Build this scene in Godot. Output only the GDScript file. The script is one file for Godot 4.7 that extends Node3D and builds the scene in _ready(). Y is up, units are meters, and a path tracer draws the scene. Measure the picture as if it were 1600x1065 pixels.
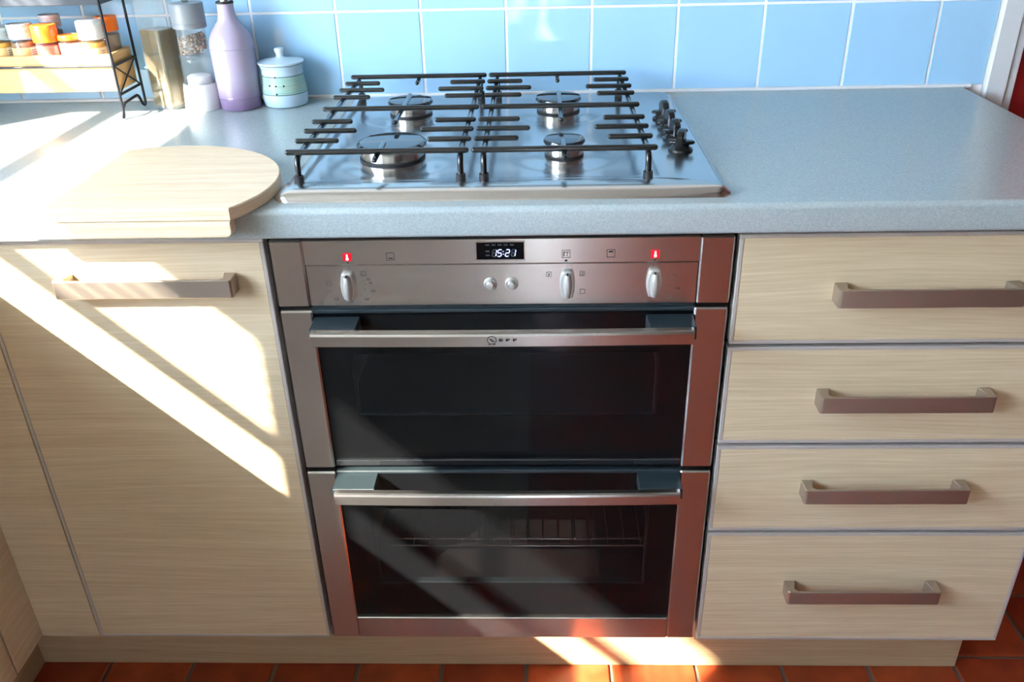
extends Node3D

# Units are metres. The back run of units has its front faces on z = 0, the floor is y = 0, +z is towards the viewer.
const H := 0.9044            # top of the worktop
const ZF := 0.0235           # front of the worktop
const ZW := -0.5776          # face of the tiled wall
const XL := -1.42            # inner face of the left wall
const UP := Vector3.UP
var M := {}
var T := Transform3D.IDENTITY
var taken := {}
var rng := RandomNumberGenerator.new()


# ------------------------------------------------------------------ scene tree
func numbered(called: String) -> String:
	var n: int = taken.get(called, 0)
	taken[called] = n + 1
	return called if n == 0 else "%s_%03d" % [called, n]

func tag(o: Node, label := "", category := "", group := "", kind := "") -> void:
	if label: o.set_meta("label", label)
	if category: o.set_meta("category", category)
	if group: o.set_meta("group", group)
	if kind: o.set_meta("kind", kind)

# A thing: a Node3D at its base. Until the next one, shapes are given in world coordinates.
func thing(called: String, label: String, category: String, at := Vector3.ZERO, group := "", turn := 0.0) -> Node3D:
	var o := Node3D.new()
	o.name = numbered(called)
	o.position = at
	o.rotation.y = turn
	add_child(o)
	tag(o, label, category, group)
	T = Transform3D(Basis(UP, turn), at).affine_inverse()
	return o

# The same, with shapes given around the thing's own base.
func thing_local(called: String, label: String, category: String, at := Vector3.ZERO, group := "", turn := 0.0) -> Node3D:
	var o := thing(called, label, category, at, group, turn)
	T = Transform3D.IDENTITY
	return o

func mb() -> SurfaceTool:
	var st := SurfaceTool.new()
	st.begin(Mesh.PRIMITIVE_TRIANGLES)
	return st

func part(called: String, st: SurfaceTool, m: Material, parent: Node, label := "") -> MeshInstance3D:
	var o := MeshInstance3D.new()
	o.name = called
	o.mesh = st.commit()
	o.material_override = m
	parent.add_child(o, true)
	if label: o.set_meta("label", label)
	return o

func structure(called: String, st: SurfaceTool, m: Material, label: String) -> MeshInstance3D:
	var o := part(called, st, m, self)
	tag(o, label, "", "", "structure")
	return o


# ------------------------------------------------------------------ shapes
func vert(st: SurfaceTool, p: Vector3, n: Vector3, uv := Vector2.ZERO, c := Color.WHITE) -> void:
	st.set_normal((T.basis * n).normalized())
	st.set_uv(uv)
	st.set_color(c)
	st.add_vertex(T * p)

func tri(st: SurfaceTool, a: Vector3, b: Vector3, c: Vector3, na: Vector3, nb: Vector3, nc: Vector3, ca := Color.WHITE, cb := Color.WHITE, cc := Color.WHITE) -> void:
	var f := (b - a).cross(c - a)
	if f.length_squared() < 1e-20: return
	var s := na + nb + nc
	var ax := 0 if absf(s.x) > absf(s.y) and absf(s.x) > absf(s.z) else (1 if absf(s.y) > absf(s.z) else 2)
	var uv := func(p: Vector3) -> Vector2: return Vector2(p.z, p.y) if ax == 0 else (Vector2(p.x, p.z) if ax == 1 else Vector2(p.x, p.y))
	vert(st, a, na, uv.call(a), ca)
	if f.dot(s) < 0.0:
		vert(st, b, nb, uv.call(b), cb)
		vert(st, c, nc, uv.call(c), cc)
	else:
		vert(st, c, nc, uv.call(c), cc)
		vert(st, b, nb, uv.call(b), cb)

func quad(st: SurfaceTool, a: Vector3, b: Vector3, c: Vector3, d: Vector3, n: Vector3) -> void:
	tri(st, a, b, c, n, n, n)
	tri(st, a, c, d, n, n, n)

# A box with chamfered edges.
func cbox(st: SurfaceTool, x0: float, x1: float, y0: float, y1: float, z0: float, z1: float, b := 0.001) -> void:
	var lo := Vector3(minf(x0, x1), minf(y0, y1), minf(z0, z1))
	var hi := Vector3(maxf(x0, x1), maxf(y0, y1), maxf(z0, z1))
	var c := (lo + hi) / 2.0
	var h := (hi - lo) / 2.0
	b = minf(b, 0.45 * minf(h.x, minf(h.y, h.z)))
	var v := func(s: Vector3, ax: int) -> Vector3:
		var p := c + s * (h - Vector3.ONE * b)
		p[ax] = c[ax] + s[ax] * h[ax]
		return p
	for ax in 3:
		var u := (ax + 1) % 3
		var w := (ax + 2) % 3
		for s in [-1.0, 1.0]:
			var q := []
			for k in [[-1.0, -1.0], [1.0, -1.0], [1.0, 1.0], [-1.0, 1.0]]:
				var sg := Vector3.ZERO
				sg[ax] = s; sg[u] = k[0]; sg[w] = k[1]
				q.append(v.call(sg, ax))
			var n := Vector3.ZERO
			n[ax] = s
			quad(st, q[0], q[1], q[2], q[3], n)
		if b > 0.0:
			for su in [-1.0, 1.0]:
				for sw in [-1.0, 1.0]:
					var s0 := Vector3.ZERO
					s0[u] = su; s0[w] = sw; s0[ax] = -1.0
					var s1 := s0
					s1[ax] = 1.0
					var n2 := Vector3.ZERO
					n2[u] = su; n2[w] = sw
					n2 = n2.normalized()
					quad(st, v.call(s0, u), v.call(s1, u), v.call(s1, w), v.call(s0, w), n2)
	if b > 0.0:
		for sx in [-1.0, 1.0]:
			for sy in [-1.0, 1.0]:
				for sz in [-1.0, 1.0]:
					var s := Vector3(sx, sy, sz)
					var n3 := s.normalized()
					tri(st, v.call(s, 0), v.call(s, 1), v.call(s, 2), n3, n3, n3)

# A turned shape: prof holds (radius, height) from the bottom centre outwards and up.
func lathe(st: SurfaceTool, prof: Array, at: Vector3, seg := 40, tint = null, axis := Basis.IDENTITY, crease := 0.75) -> void:
	var ns := []
	for i in prof.size() - 1:
		var d: Vector2 = prof[i + 1] - prof[i]
		ns.append(Vector2(d.y, -d.x).normalized())
	for i in prof.size() - 1:
		var a: Vector2 = prof[i]
		var b: Vector2 = prof[i + 1]
		if a.distance_squared_to(b) < 1e-14: continue
		var n: Vector2 = ns[i]
		var n0 := n
		var n1 := n
		if i > 0 and n.dot(ns[i - 1]) > crease: n0 = (n + ns[i - 1]).normalized()
		if i < ns.size() - 1 and n.dot(ns[i + 1]) > crease: n1 = (n + ns[i + 1]).normalized()
		for k in seg:
			var t0 := TAU * k / seg
			var t1 := TAU * (k + 1) / seg
			var e0 := Vector3(cos(t0), 0, sin(t0))
			var e1 := Vector3(cos(t1), 0, sin(t1))
			var p00 := at + axis * (e0 * a.x + UP * a.y)
			var p01 := at + axis * (e1 * a.x + UP * a.y)
			var p10 := at + axis * (e0 * b.x + UP * b.y)
			var p11 := at + axis * (e1 * b.x + UP * b.y)
			var m00 := axis * (e0 * n0.x + UP * n0.y)
			var m01 := axis * (e1 * n0.x + UP * n0.y)
			var m10 := axis * (e0 * n1.x + UP * n1.y)
			var m11 := axis * (e1 * n1.x + UP * n1.y)
			var ca: Color = tint.call(a.y) if tint != null else Color.WHITE
			var cb: Color = tint.call(b.y) if tint != null else Color.WHITE
			tri(st, p00, p01, p11, m00, m01, m11, ca, ca, cb)
			tri(st, p00, p11, p10, m00, m11, m10, ca, cb, cb)

# A round bar along a path, with rounded ends.
func tube(st: SurfaceTool, pts: Array, r: float, seg := 12, closed_ends := true) -> void:
	var n := pts.size()
	var rings := []
	var side := Vector3.ZERO
	for i in n:
		var d: Vector3
		if i == 0: d = (pts[1] - pts[0]).normalized()
		elif i == n - 1: d = (pts[n - 1] - pts[n - 2]).normalized()
		else: d = ((pts[i] - pts[i - 1]).normalized() + (pts[i + 1] - pts[i]).normalized()).normalized()
		if i == 0:
			side = d.cross(UP if absf(d.y) < 0.9 else Vector3.RIGHT).normalized()
		else:
			side = (side - d * side.dot(d)).normalized()
		var up2 := d.cross(side)
		if i == 0 and closed_ends:
			for a in [1.0, 0.7, 0.35]: rings.append([pts[0] - d * r * sin(a * PI / 2) * 0.9, r * cos(a * PI / 2), side, up2, -d * sin(a * PI / 2), cos(a * PI / 2)])
		rings.append([pts[i], r, side, up2, Vector3.ZERO, 1.0])
		if i == n - 1 and closed_ends:
			for a in [0.35, 0.7, 1.0]: rings.append([pts[i] + d * r * sin(a * PI / 2) * 0.9, r * cos(a * PI / 2), side, up2, d * sin(a * PI / 2), cos(a * PI / 2)])
	for i in rings.size() - 1:
		var A: Array = rings[i]
		var B: Array = rings[i + 1]
		for k in seg:
			var q := []
			for e in [[A, k], [A, k + 1], [B, k + 1], [B, k]]:
				var R: Array = e[0]
				var t: float = TAU * e[1] / seg
				var o: Vector3 = R[2] * cos(t) + R[3] * sin(t)
				q.append([R[0] + o * R[1], (o * R[5] + R[4]).normalized()])
			tri(st, q[0][0], q[1][0], q[2][0], q[0][1], q[1][1], q[2][1])
			tri(st, q[0][0], q[2][0], q[3][0], q[0][1], q[2][1], q[3][1])

# A path with its corners rounded.
func bent(pts: Array, r: float, steps := 5) -> Array:
	var out := [pts[0]]
	for i in range(1, pts.size() - 1):
		var a: Vector3 = pts[i] + (pts[i - 1] - pts[i]).limit_length(r)
		var b: Vector3 = pts[i] + (pts[i + 1] - pts[i]).limit_length(r)
		for k in steps + 1:
			var t := float(k) / steps
			out.append(a.lerp(pts[i], t).lerp(pts[i].lerp(b, t), t))
	out.append(pts[-1])
	return out

# A flat outline (points in the plane of the first two axes of b) given a thickness along the third, with chamfered rims.
func slab(st: SurfaceTool, poly: PackedVector2Array, d0: float, d1: float, o: Vector3, b: Basis, chamfer := 0.001, crease := 0.8) -> void:
	var n := poly.size()
	var area := 0.0
	for i in n: area += poly[i].cross(poly[(i + 1) % n])
	if area < 0: poly.reverse()
	var en := []
	for i in n:
		var e := (poly[(i + 1) % n] - poly[i]).normalized()
		en.append(Vector2(e.y, -e.x))
	var inner := PackedVector2Array()
	for i in n:
		var m: Vector2 = (en[i] + en[(i + n - 1) % n])
		m = m / maxf(0.3, m.length_squared() / 2.0)
		inner.append(poly[i] - m * chamfer)
	var at := func(p: Vector2, d: float) -> Vector3: return o + b.x * p.x + b.y * p.y + b.z * d
	var idx := Geometry2D.triangulate_polygon(inner)
	for k in range(0, idx.size(), 3):
		for e in [[d0, -b.z], [d1, b.z]]:
			tri(st, at.call(inner[idx[k]], e[0]), at.call(inner[idx[k + 1]], e[0]), at.call(inner[idx[k + 2]], e[0]), e[1], e[1], e[1])
	for i in n:
		var j := (i + 1) % n
		var ni: Vector2 = en[i]
		var nj: Vector2 = en[i]
		if en[i].dot(en[(i + n - 1) % n]) > crease: ni = (en[i] + en[(i + n - 1) % n]).normalized()
		if en[i].dot(en[j]) > crease: nj = (en[i] + en[j]).normalized()
		var a3: Vector3 = b.x * ni.x + b.y * ni.y
		var b3: Vector3 = b.x * nj.x + b.y * nj.y
		var c0 := d0 + chamfer
		var c1 := d1 - chamfer
		tri(st, at.call(poly[i], c0), at.call(poly[j], c0), at.call(poly[j], c1), a3, b3, b3)
		tri(st, at.call(poly[i], c0), at.call(poly[j], c1), at.call(poly[i], c1), a3, b3, a3)
		for e in [[c1, d1, b.z], [c0, d0, -b.z]]:
			var na: Vector3 = (a3 + e[2]).normalized()
			var nb: Vector3 = (b3 + e[2]).normalized()
			tri(st, at.call(poly[i], e[0]), at.call(poly[j], e[0]), at.call(inner[j], e[1]), na, nb, nb)
			tri(st, at.call(poly[i], e[0]), at.call(inner[j], e[1]), at.call(inner[i], e[1]), na, nb, na)

# A smooth surface over a grid of points; facing tells its outer side.
func sheet(st: SurfaceTool, rows: Array, facing: Vector3) -> void:
	var nr := rows.size()
	var nc: int = rows[0].size()
	var nn := []
	for i in nr:
		var line := []
		for j in nc:
			var du: Vector3 = rows[mini(i + 1, nr - 1)][j] - rows[maxi(i - 1, 0)][j]
			var dv: Vector3 = rows[i][mini(j + 1, nc - 1)] - rows[i][maxi(j - 1, 0)]
			var n := du.cross(dv).normalized()
			line.append(n)
		nn.append(line)
	var sum := Vector3.ZERO
	for l in nn:
		for n in l: sum += n
	var s := 1.0 if sum.dot(facing) >= 0 else -1.0
	for i in nr - 1:
		for j in nc - 1:
			tri(st, rows[i][j], rows[i + 1][j], rows[i + 1][j + 1], nn[i][j] * s, nn[i + 1][j] * s, nn[i + 1][j + 1] * s)
			tri(st, rows[i][j], rows[i + 1][j + 1], rows[i][j + 1], nn[i][j] * s, nn[i + 1][j + 1] * s, nn[i][j + 1] * s)

func round_rect(hx: float, hy: float, r: float, n := 5) -> PackedVector2Array:
	var p := PackedVector2Array()
	for q in [[1, 1, 0], [-1, 1, 1], [-1, -1, 2], [1, -1, 3]]:
		for k in n + 1:
			var t: float = (q[2] + float(k) / n) * PI / 2
			p.append(Vector2(q[0] * (hx - r) + r * cos(t), q[1] * (hy - r) + r * sin(t)))
	return p

func words(text: String, height: float, at: Vector3, parent: Node, m: Material, called := "printed_mark") -> void:
	var t := TextMesh.new()
	t.text = text
	t.font = font
	t.font_size = 32
	t.pixel_size = height / 23.0
	t.depth = 0.0003
	t.curve_step = 2.0
	var o := MeshInstance3D.new()
	o.name = called
	o.mesh = t
	o.material_override = m
	o.transform = T * Transform3D(Basis.IDENTITY, at)
	parent.add_child(o, true)

var font: SystemFont


# ------------------------------------------------------------------ materials
func mat(called: String, c: Color, rough := 0.5, metal := 0.0) -> StandardMaterial3D:
	var m := StandardMaterial3D.new()
	m.resource_name = called
	m.albedo_color = c
	m.roughness = rough
	m.metallic = metal
	M[called] = m
	return m

func rgb8(r: int, g: int, b: int) -> Color:
	return Color(r / 255.0, g / 255.0, b / 255.0)

func triplanar(m: StandardMaterial3D, sc: Vector3, off := Vector3.ZERO) -> void:
	m.uv1_triplanar = true
	m.uv1_world_triplanar = true
	m.uv1_triplanar_sharpness = 8.0
	m.uv1_scale = sc
	m.uv1_offset = off

func noise(sd: int, f: float) -> FastNoiseLite:
	var n := FastNoiseLite.new()
	n.seed = sd
	n.noise_type = FastNoiseLite.TYPE_SIMPLEX_SMOOTH
	n.fractal_type = FastNoiseLite.FRACTAL_NONE
	n.frequency = f
	return n

# Streaky grain running along u. The picture covers 1.6 m by 1 m at 1024 x 1024.
func grain_image(dark: Color, light: Color, sd: int, contrast := 1.0, size := 1024) -> ImageTexture:
	var n1 := noise(sd, 1.0)
	var im := Image.create(size, size, false, Image.FORMAT_RGB8)
	for y in size:
		var v := float(y) / size
		for x in size:
			var u := float(x) / size
			var wob := 0.010 * n1.get_noise_2d(u * 2.6, v * 5.0)
			var w := v + wob
			var a := n1.get_noise_2d(u * 1.4 + 7.0, w * 46.0)
			var b := n1.get_noise_2d(u * 5.0 + 31.0, w * 190.0)
			var c := n1.get_noise_2d(u * 20.0 + 3.0, w * 330.0)
			var t := 0.5 + contrast * (0.22 * a + 0.30 * b + 0.30 * c)
			im.set_pixel(x, y, dark.lerp(light, clampf(t, 0, 1)))
	return ImageTexture.create_from_image(im)

func speckle_image(base: Color, spread: float, sd: int, size := 512) -> ImageTexture:
	var r := RandomNumberGenerator.new()
	r.seed = sd
	var im := Image.create(size, size, false, Image.FORMAT_RGB8)
	for y in size:
		for x in size:
			var k := 1.0 + spread * (r.randf() + r.randf() - 1.0)
			im.set_pixel(x, y, Color(base.r * k, base.g * k, base.b * k))
	return ImageTexture.create_from_image(im)

func noise_tex(sd: int, f: float, ramp: Array, as_bump := false, octaves := 4) -> NoiseTexture2D:
	var t := NoiseTexture2D.new()
	var n := FastNoiseLite.new()
	n.seed = sd
	n.frequency = f
	n.fractal_octaves = octaves
	t.noise = n
	t.seamless = true
	t.width = 512
	t.height = 512
	if not as_bump:
		var g := Gradient.new()
		g.colors = PackedColorArray(ramp)
		var offs := PackedFloat32Array()
		for i in ramp.size(): offs.append(float(i) / (ramp.size() - 1))
		g.offsets = offs
		t.color_ramp = g
	return t

func make_materials() -> void:
	var m := mat("oak_laminate", Color.WHITE, 0.42)
	m.albedo_texture = grain_image(rgb8(198, 175, 138), rgb8(223, 205, 171), 11, 0.75)
	triplanar(m, Vector3(0.5, 1.0, 0.5), Vector3(0.52, 0.11, 0.21))
	m = mat("plinth_laminate", Color.WHITE, 0.45)
	m.albedo_color = rgb8(226, 216, 204)
	m.albedo_texture = M.oak_laminate.albedo_texture
	triplanar(m, Vector3(0.5, 0.8, 0.5), Vector3(0.52, 0.43, 0.21))
	m = mat("bamboo", Color.WHITE, 0.42)
	m.albedo_texture = grain_image(rgb8(226, 192, 148), rgb8(249, 229, 198), 23, 1.0, 512)
	triplanar(m, Vector3(0.9, 6.0, 2.2), Vector3(0.2, 0.3, 0.4))
	m = mat("tray_wood", Color.WHITE, 0.5)
	m.albedo_texture = grain_image(rgb8(196, 146, 88), rgb8(226, 180, 120), 29, 0.8, 512)
	triplanar(m, Vector3(1.2, 4.0, 1.2))
	m = mat("worktop_laminate", Color.WHITE, 0.21)
	m.albedo_texture = speckle_image(rgb8(174, 186, 184), 0.09, 5)
	triplanar(m, Vector3(1.7, 1.7, 1.7))
	m.metallic_specular = 0.72
	m = mat("blue_glaze", rgb8(172, 218, 249), 0.07)
	triplanar(m, Vector3(2.6, 2.6, 2.6))
	m.heightmap_enabled = true
	m.heightmap_texture = noise_tex(9, 0.006, [], true, 2)
	m.heightmap_scale = 0.10
	mat("grout_white", rgb8(250, 250, 250), 0.7)
	mat("sealant", rgb8(238, 240, 240), 0.35)
	for i in 3:
		var c: Array = [[rgb8(142, 54, 24), rgb8(180, 76, 36)], [rgb8(150, 60, 28), rgb8(190, 84, 42)], [rgb8(132, 48, 22), rgb8(170, 70, 34)]][i]
		m = mat("terracotta_%d" % i, Color.WHITE, 0.36)
		m.albedo_texture = noise_tex(40 + i, 0.012, [c[0], c[1]])
		triplanar(m, Vector3(2.1, 2.1, 2.1), Vector3(0.3 * i, 0, 0.2 * i))
	mat("floor_grout", rgb8(112, 104, 92), 0.9)
	mat("plaster", rgb8(228, 224, 214), 0.9)
	mat("cupboard_brown", rgb8(112, 96, 86), 0.6)
	mat("wall_brown", rgb8(104, 70, 60), 0.85)
	mat("ceiling_white", rgb8(186, 184, 178), 0.9)
	mat("white_gloss", rgb8(226, 232, 232), 0.3)
	mat("red_paint", rgb8(186, 40, 42), 0.45)
	m = mat("brushed_steel", rgb8(204, 199, 194), 0.25, 1.0)
	m.anisotropy_enabled = true
	m.anisotropy = -0.8
	m = mat("hob_steel", rgb8(214, 214, 214), 0.20, 1.0)
	mat("steel_edge", rgb8(214, 210, 206), 0.22, 1.0)
	mat("satin_nickel", rgb8(180, 168, 152), 0.40, 0.88)
	mat("aluminium_edge", rgb8(190, 182, 172), 0.40, 0.2)
	mat("cast_iron", rgb8(13, 17, 18), 0.16)
	M.cast_iron.clearcoat_enabled = true
	M.cast_iron.clearcoat = 0.6
	M.cast_iron.clearcoat_roughness = 0.12
	mat("enamel_black", rgb8(34, 36, 38), 0.07)
	M.enamel_black.metallic_specular = 1.0
	mat("rubber", rgb8(34, 36, 36), 0.6)
	mat("dark_plastic", rgb8(40, 50, 53), 0.36)
	mat("knob_black", rgb8(15, 17, 19), 0.2)
	mat("void_dark", rgb8(20, 24, 24), 0.7)
	mat("print_black", rgb8(28, 26, 26), 0.5)
	mat("print_grey", rgb8(84, 76, 72), 0.5)
	mat("knob_silver", rgb8(206, 204, 196), 0.34, 0.55)
	m = mat("black_glass", rgb8(8, 8, 9), 0.25)
	m.metallic_specular = 0.25
	m = mat("door_glass", Color(0.078, 0.083, 0.09, 0.38), 0.03)
	m.transparency = BaseMaterial3D.TRANSPARENCY_ALPHA
	m.metallic_specular = 0.34
	mat("cavity_enamel", rgb8(40, 36, 35), 0.35)
	mat("chrome", rgb8(212, 212, 210), 0.14, 1.0)
	m = mat("digit_glow", rgb8(205, 212, 255), 0.4)
	m.emission_enabled = true
	m.emission = rgb8(188, 198, 255)
	m.emission_energy_multiplier = 0.9
	mat("digit_off", rgb8(62, 66, 72), 0.4)
	m = mat("lamp_red", rgb8(196, 10, 30), 0.3)
	m.emission_enabled = true
	m.emission = rgb8(220, 12, 34)
	m.emission_energy_multiplier = 0.55
	m = mat("lamp_white", rgb8(255, 236, 236), 0.3)
	m.emission_enabled = true
	m.emission = rgb8(255, 226, 226)
	m.emission_energy_multiplier = 1.1
	m = mat("clear_glass", Color(0.93, 0.97, 0.98, 0.09), 0.03)
	m.transparency = BaseMaterial3D.TRANSPARENCY_ALPHA
	m = mat("jar_glass", Color(0.93, 0.97, 0.98, 0.03), 0.03)
	m.transparency = BaseMaterial3D.TRANSPARENCY_ALPHA
	m = mat("window_glass", Color(1, 1, 1, 0.02), 0.02)
	m.transparency = BaseMaterial3D.TRANSPARENCY_ALPHA
	m = mat("olive_oil", Color(0.47, 0.37, 0.035, 0.5), 0.03)
	m.refraction_enabled = true
	m.refraction_scale = 0.047
	mat("mill_grey", rgb8(128, 134, 138), 0.32)
	mat("mill_white", rgb8(236, 236, 236), 0.35)
	mat("salt_white", rgb8(240, 240, 240), 0.9)
	for i in 3: mat("pepper_%d" % i, [rgb8(120, 92, 74), rgb8(168, 142, 120), rgb8(82, 60, 50)][i], 0.7)
	m = mat("lilac_glaze", Color.WHITE, 0.14)
	m.vertex_color_use_as_albedo = true
	m = mat("jar_glaze", Color.WHITE, 0.16)
	m.vertex_color_use_as_albedo = true
	mat("glaze_dot", rgb8(30, 32, 40), 0.2)
	mat("wire_black", rgb8(34, 36, 42), 0.4, 0.3)
	mat("cap_white", rgb8(226, 226, 222), 0.4)
	mat("cap_grey", rgb8(178, 184, 186), 0.4)
	mat("cap_orange", rgb8(238, 112, 26), 0.38)
	mat("label_tan", rgb8(226, 190, 130), 0.6)
	mat("label_cream", rgb8(236, 214, 170), 0.6)
	mat("label_print", rgb8(70, 66, 66), 0.6)
	mat("label_white", rgb8(236, 234, 230), 0.6)
	mat("spice_red", rgb8(204, 92, 70), 0.7)
	mat("spice_brown", rgb8(140, 104, 74), 0.7)
	mat("spice_yellow", rgb8(230, 172, 62), 0.7)
	mat("spice_grey", rgb8(150, 136, 118), 0.7)
	mat("paving", rgb8(170, 166, 158), 0.9)
	mat("tray_grey", rgb8(40, 46, 56), 0.6)
	mat("mat_grey", rgb8(196, 192, 188), 0.95)
	mat("blind_white", rgb8(232, 232, 228), 0.5)


# ------------------------------------------------------------------ scene
func _ready() -> void:
	rng.seed = 77
	# camera
	var cam := Camera3D.new()
	cam.name = "camera"
	cam.transform = Transform3D(Basis(Vector3(0.99941879, -0.02251832, -0.02559302), Vector3(0.00754172, 0.87821726, -0.47820244), Vector3(0.03324455, 0.47773149, 0.87787666)), Vector3(0.0515254, 1.2689928, 1.0332931))
	cam.fov = 42.67493
	cam.near = 0.02
	add_child(cam)
	cam.current = true
	# sky and exposure
	var sm := ProceduralSkyMaterial.new()
	sm.sky_top_color = rgb8(180, 206, 240)
	sm.sky_horizon_color = rgb8(230, 235, 242)
	sm.ground_bottom_color = rgb8(150, 146, 138)
	sm.ground_horizon_color = rgb8(206, 206, 202)
	sm.sky_energy_multiplier = 1.0
	var sky := Sky.new()
	sky.sky_material = sm
	var env := Environment.new()
	env.background_mode = Environment.BG_SKY
	env.sky = sky
	env.background_energy_multiplier = 38.0
	env.tonemap_mode = Environment.TONE_MAPPER_LINEAR
	env.tonemap_exposure = 1.1
	env.sdfgi_enabled = true
	env.ssao_enabled = true
	env.ssil_enabled = true
	var we := WorldEnvironment.new()
	we.name = "world_environment"
	we.environment = env
	add_child(we)
	# the sun, shining in through the window in the left wall
	var sun := DirectionalLight3D.new()
	sun.name = "sun"
	sun.light_color = rgb8(255, 246, 232)
	sun.light_energy = 18.0
	sun.light_angular_distance = 0.53
	sun.shadow_enabled = true
	sun.sky_mode = DirectionalLight3D.SKY_MODE_LIGHT_ONLY
	add_child(sun)
	sun.look_at_from_position(Vector3(-3, 3, 3), Vector3(-3, 3, 3) + Vector3(1.0, -1.0, -1.05))

	font = SystemFont.new()
	font.font_names = PackedStringArray(["Droid Sans"])
	make_materials()
	make_room()
	make_units()
	make_oven()
	make_hob()
	make_pan_supports()
	make_board()
	make_bottles()
	make_spice_rack()


func make_room() -> void:
	T = Transform3D.IDENTITY
	var xr := 2.3
	var zf := 2.4
	var top := 2.42
	# floor: a slab of grout with terracotta tiles in it
	var st := mb()
	cbox(st, XL - 0.3, xr + 0.2, -0.14, -0.004, -1.9, zf + 0.3, 0.0)
	var fl := structure("floor", st, M.floor_grout, "floor of orange terracotta tiles with grey joints")
	var tp := 0.1525
	var half := tp / 2 - 0.003
	var shared := []
	for i in 3:
		st = mb()
		cbox(st, -half, half, -0.012, 0.0, -half, half, 0.0022)
		shared.append(st.commit())
	var rest := mb()
	var x0 := 0.7825 - tp * 15
	for i in range(0, 25):
		for k in range(-10, 16):
			var c := Vector3(x0 + tp * (i + 0.5), 0, -0.0966 + tp * (k + 0.5))
			if c.x > xr or c.z > zf - 0.05: continue
			var seen := (c.z > -0.12 and c.z < 0.42 and c.x > -1.0 and c.x < 1.2) or (c.z > -0.45 and c.z <= -0.12 and c.x > 0.7 and c.x < 1.25)
			if seen:
				var o := MeshInstance3D.new()
				o.name = "floor_tile"
				o.mesh = shared[rng.randi() % 3]
				o.material_override = M["terracotta_%d" % (rng.randi() % 3)]
				o.position = c + UP * rng.randf_range(-0.0006, 0.0006)
				o.rotation = Vector3(rng.randf_range(-0.003, 0.003), rng.randf_range(-0.004, 0.004), rng.randf_range(-0.003, 0.003))
				fl.add_child(o, true)
			elif c.z > -0.45 or c.x > 0.7:
				cbox(rest, c.x - half, c.x + half, -0.012, 0.0, c.z - half, c.z + half, 0.0022)
	var r := part("floor_tiling", rest, M.terracotta_0, fl)
	r.set_meta("kind", "stuff")

	# back wall with its blue tiles
	st = mb()
	var wt := 0.14
	cbox(st, XL - 0.3, 0.845, -0.1, top, ZW - 0.006 - wt, ZW - 0.0012, 0.0)
	cbox(st, 0.845, 1.75, 2.05, top, ZW - 0.006 - wt, ZW - 0.0012, 0.0)
	cbox(st, 1.75, xr + 0.2, -0.1, top, ZW - 0.006 - wt, ZW - 0.0012, 0.0)
	var wb := structure("wall_back", st, M.grout_white, "wall of square sky blue glazed tiles with white joints behind the worktop")
	var p := 0.14978
	var g := 0.0021
	for row in 4:
		var y0 := H + 0.0015 + row * p - (0.0 if row else 0.0)
		y0 = H + 0.1470 - p + row * p
		for n in range(-8, 8):
			var a := -0.305 + n * p + g
			var b := -0.305 + (n + 1) * p - g
			a = maxf(a, XL + 0.004)
			b = minf(b, 0.8435)
			if b - a < 0.02: continue
			st = mb()
			var e := rng.randf_range(-0.0004, 0.0004)
			cbox(st, a, b, maxf(y0 + g, H + 0.003), y0 + p - g, ZW - 0.007, ZW + e, 0.0009)
			part("wall_tile", st, M.blue_glaze, wb)
	st = mb()
	tube(st, [Vector3(XL, H + 0.001, ZW + 0.001), Vector3(0.822, H + 0.001, ZW + 0.001)], 0.0042, 8)
	structure("trim_1", st, M.sealant, "white sealant bead along the joint of worktop and blue tiles")

	# door frame and the red door at the right end
	st = mb()
	cbox(st, 0.846, 0.884, -0.004, 2.06, ZW - 0.03, ZW + 0.010, 0.003)
	cbox(st, 0.884, 0.900, -0.004, 2.06, ZW - 0.03, ZW + 0.004, 0.002)
	cbox(st, 1.695, 1.751, -0.004, 2.06, ZW - 0.03, ZW + 0.010, 0.003)
	cbox(st, 0.846, 1.751, 2.06, 2.116, ZW - 0.03, ZW + 0.010, 0.003)
	structure("trim_2", st, M.white_gloss, "white moulded door frame at the right end of the blue tiles")
	st = mb()
	cbox(st, 0.90, 1.695, 0.004, 2.055, ZW - 0.06, ZW - 0.022, 0.002)
	var dr := structure("door_1", st, M.red_paint, "dark red panelled door beyond the right end of the worktop")
	for q in [[0.14, 0.90], [0.98, 1.92]]:
		for s in [[0.99, 1.26], [1.33, 1.60]]:
			st = mb()
			cbox(st, s[0], s[1], q[0], q[1], ZW - 0.03, ZW - 0.014, 0.006)
			part("door_panel", st, M.red_paint, dr)

	# left wall with its window
	var wx := XL - 0.25
	var sill := 1.06
	var head := 2.037
	var wz0 := 0.186
	var wz1 := 2.05
	st = mb()
	cbox(st, wx, XL, -0.1, sill, ZW - 0.15, zf + 0.2, 0.0)
	cbox(st, wx, XL, head, top, ZW - 0.15, zf + 0.2, 0.0)
	cbox(st, wx, XL, sill, head, ZW - 0.15, wz0, 0.0)
	cbox(st, wx, XL, sill, head, wz1, zf + 0.2, 0.0)
	structure("wall_left", st, M.plaster, "plastered wall on the left with the kitchen window")
	st = mb()
	var fx0 := XL - 0.13
	var fx1 := XL - 0.07
	cbox(st, fx0, fx1, sill, sill + 0.05, wz0, wz1, 0.003)
	cbox(st, fx0, fx1, head - 0.03, head, wz0, wz1, 0.003)
	cbox(st, fx0, fx1, sill, head, wz0 - 0.04, wz0 + 0.02, 0.003)
	cbox(st, fx0, fx1, sill, head, wz1 - 0.05, wz1, 0.003)
	cbox(st, fx0, fx1, sill, head, 1.268, 1.305, 0.003)
	var win := structure("window_1", st, M.white_gloss, "white framed kitchen window in the left wall")
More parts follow.
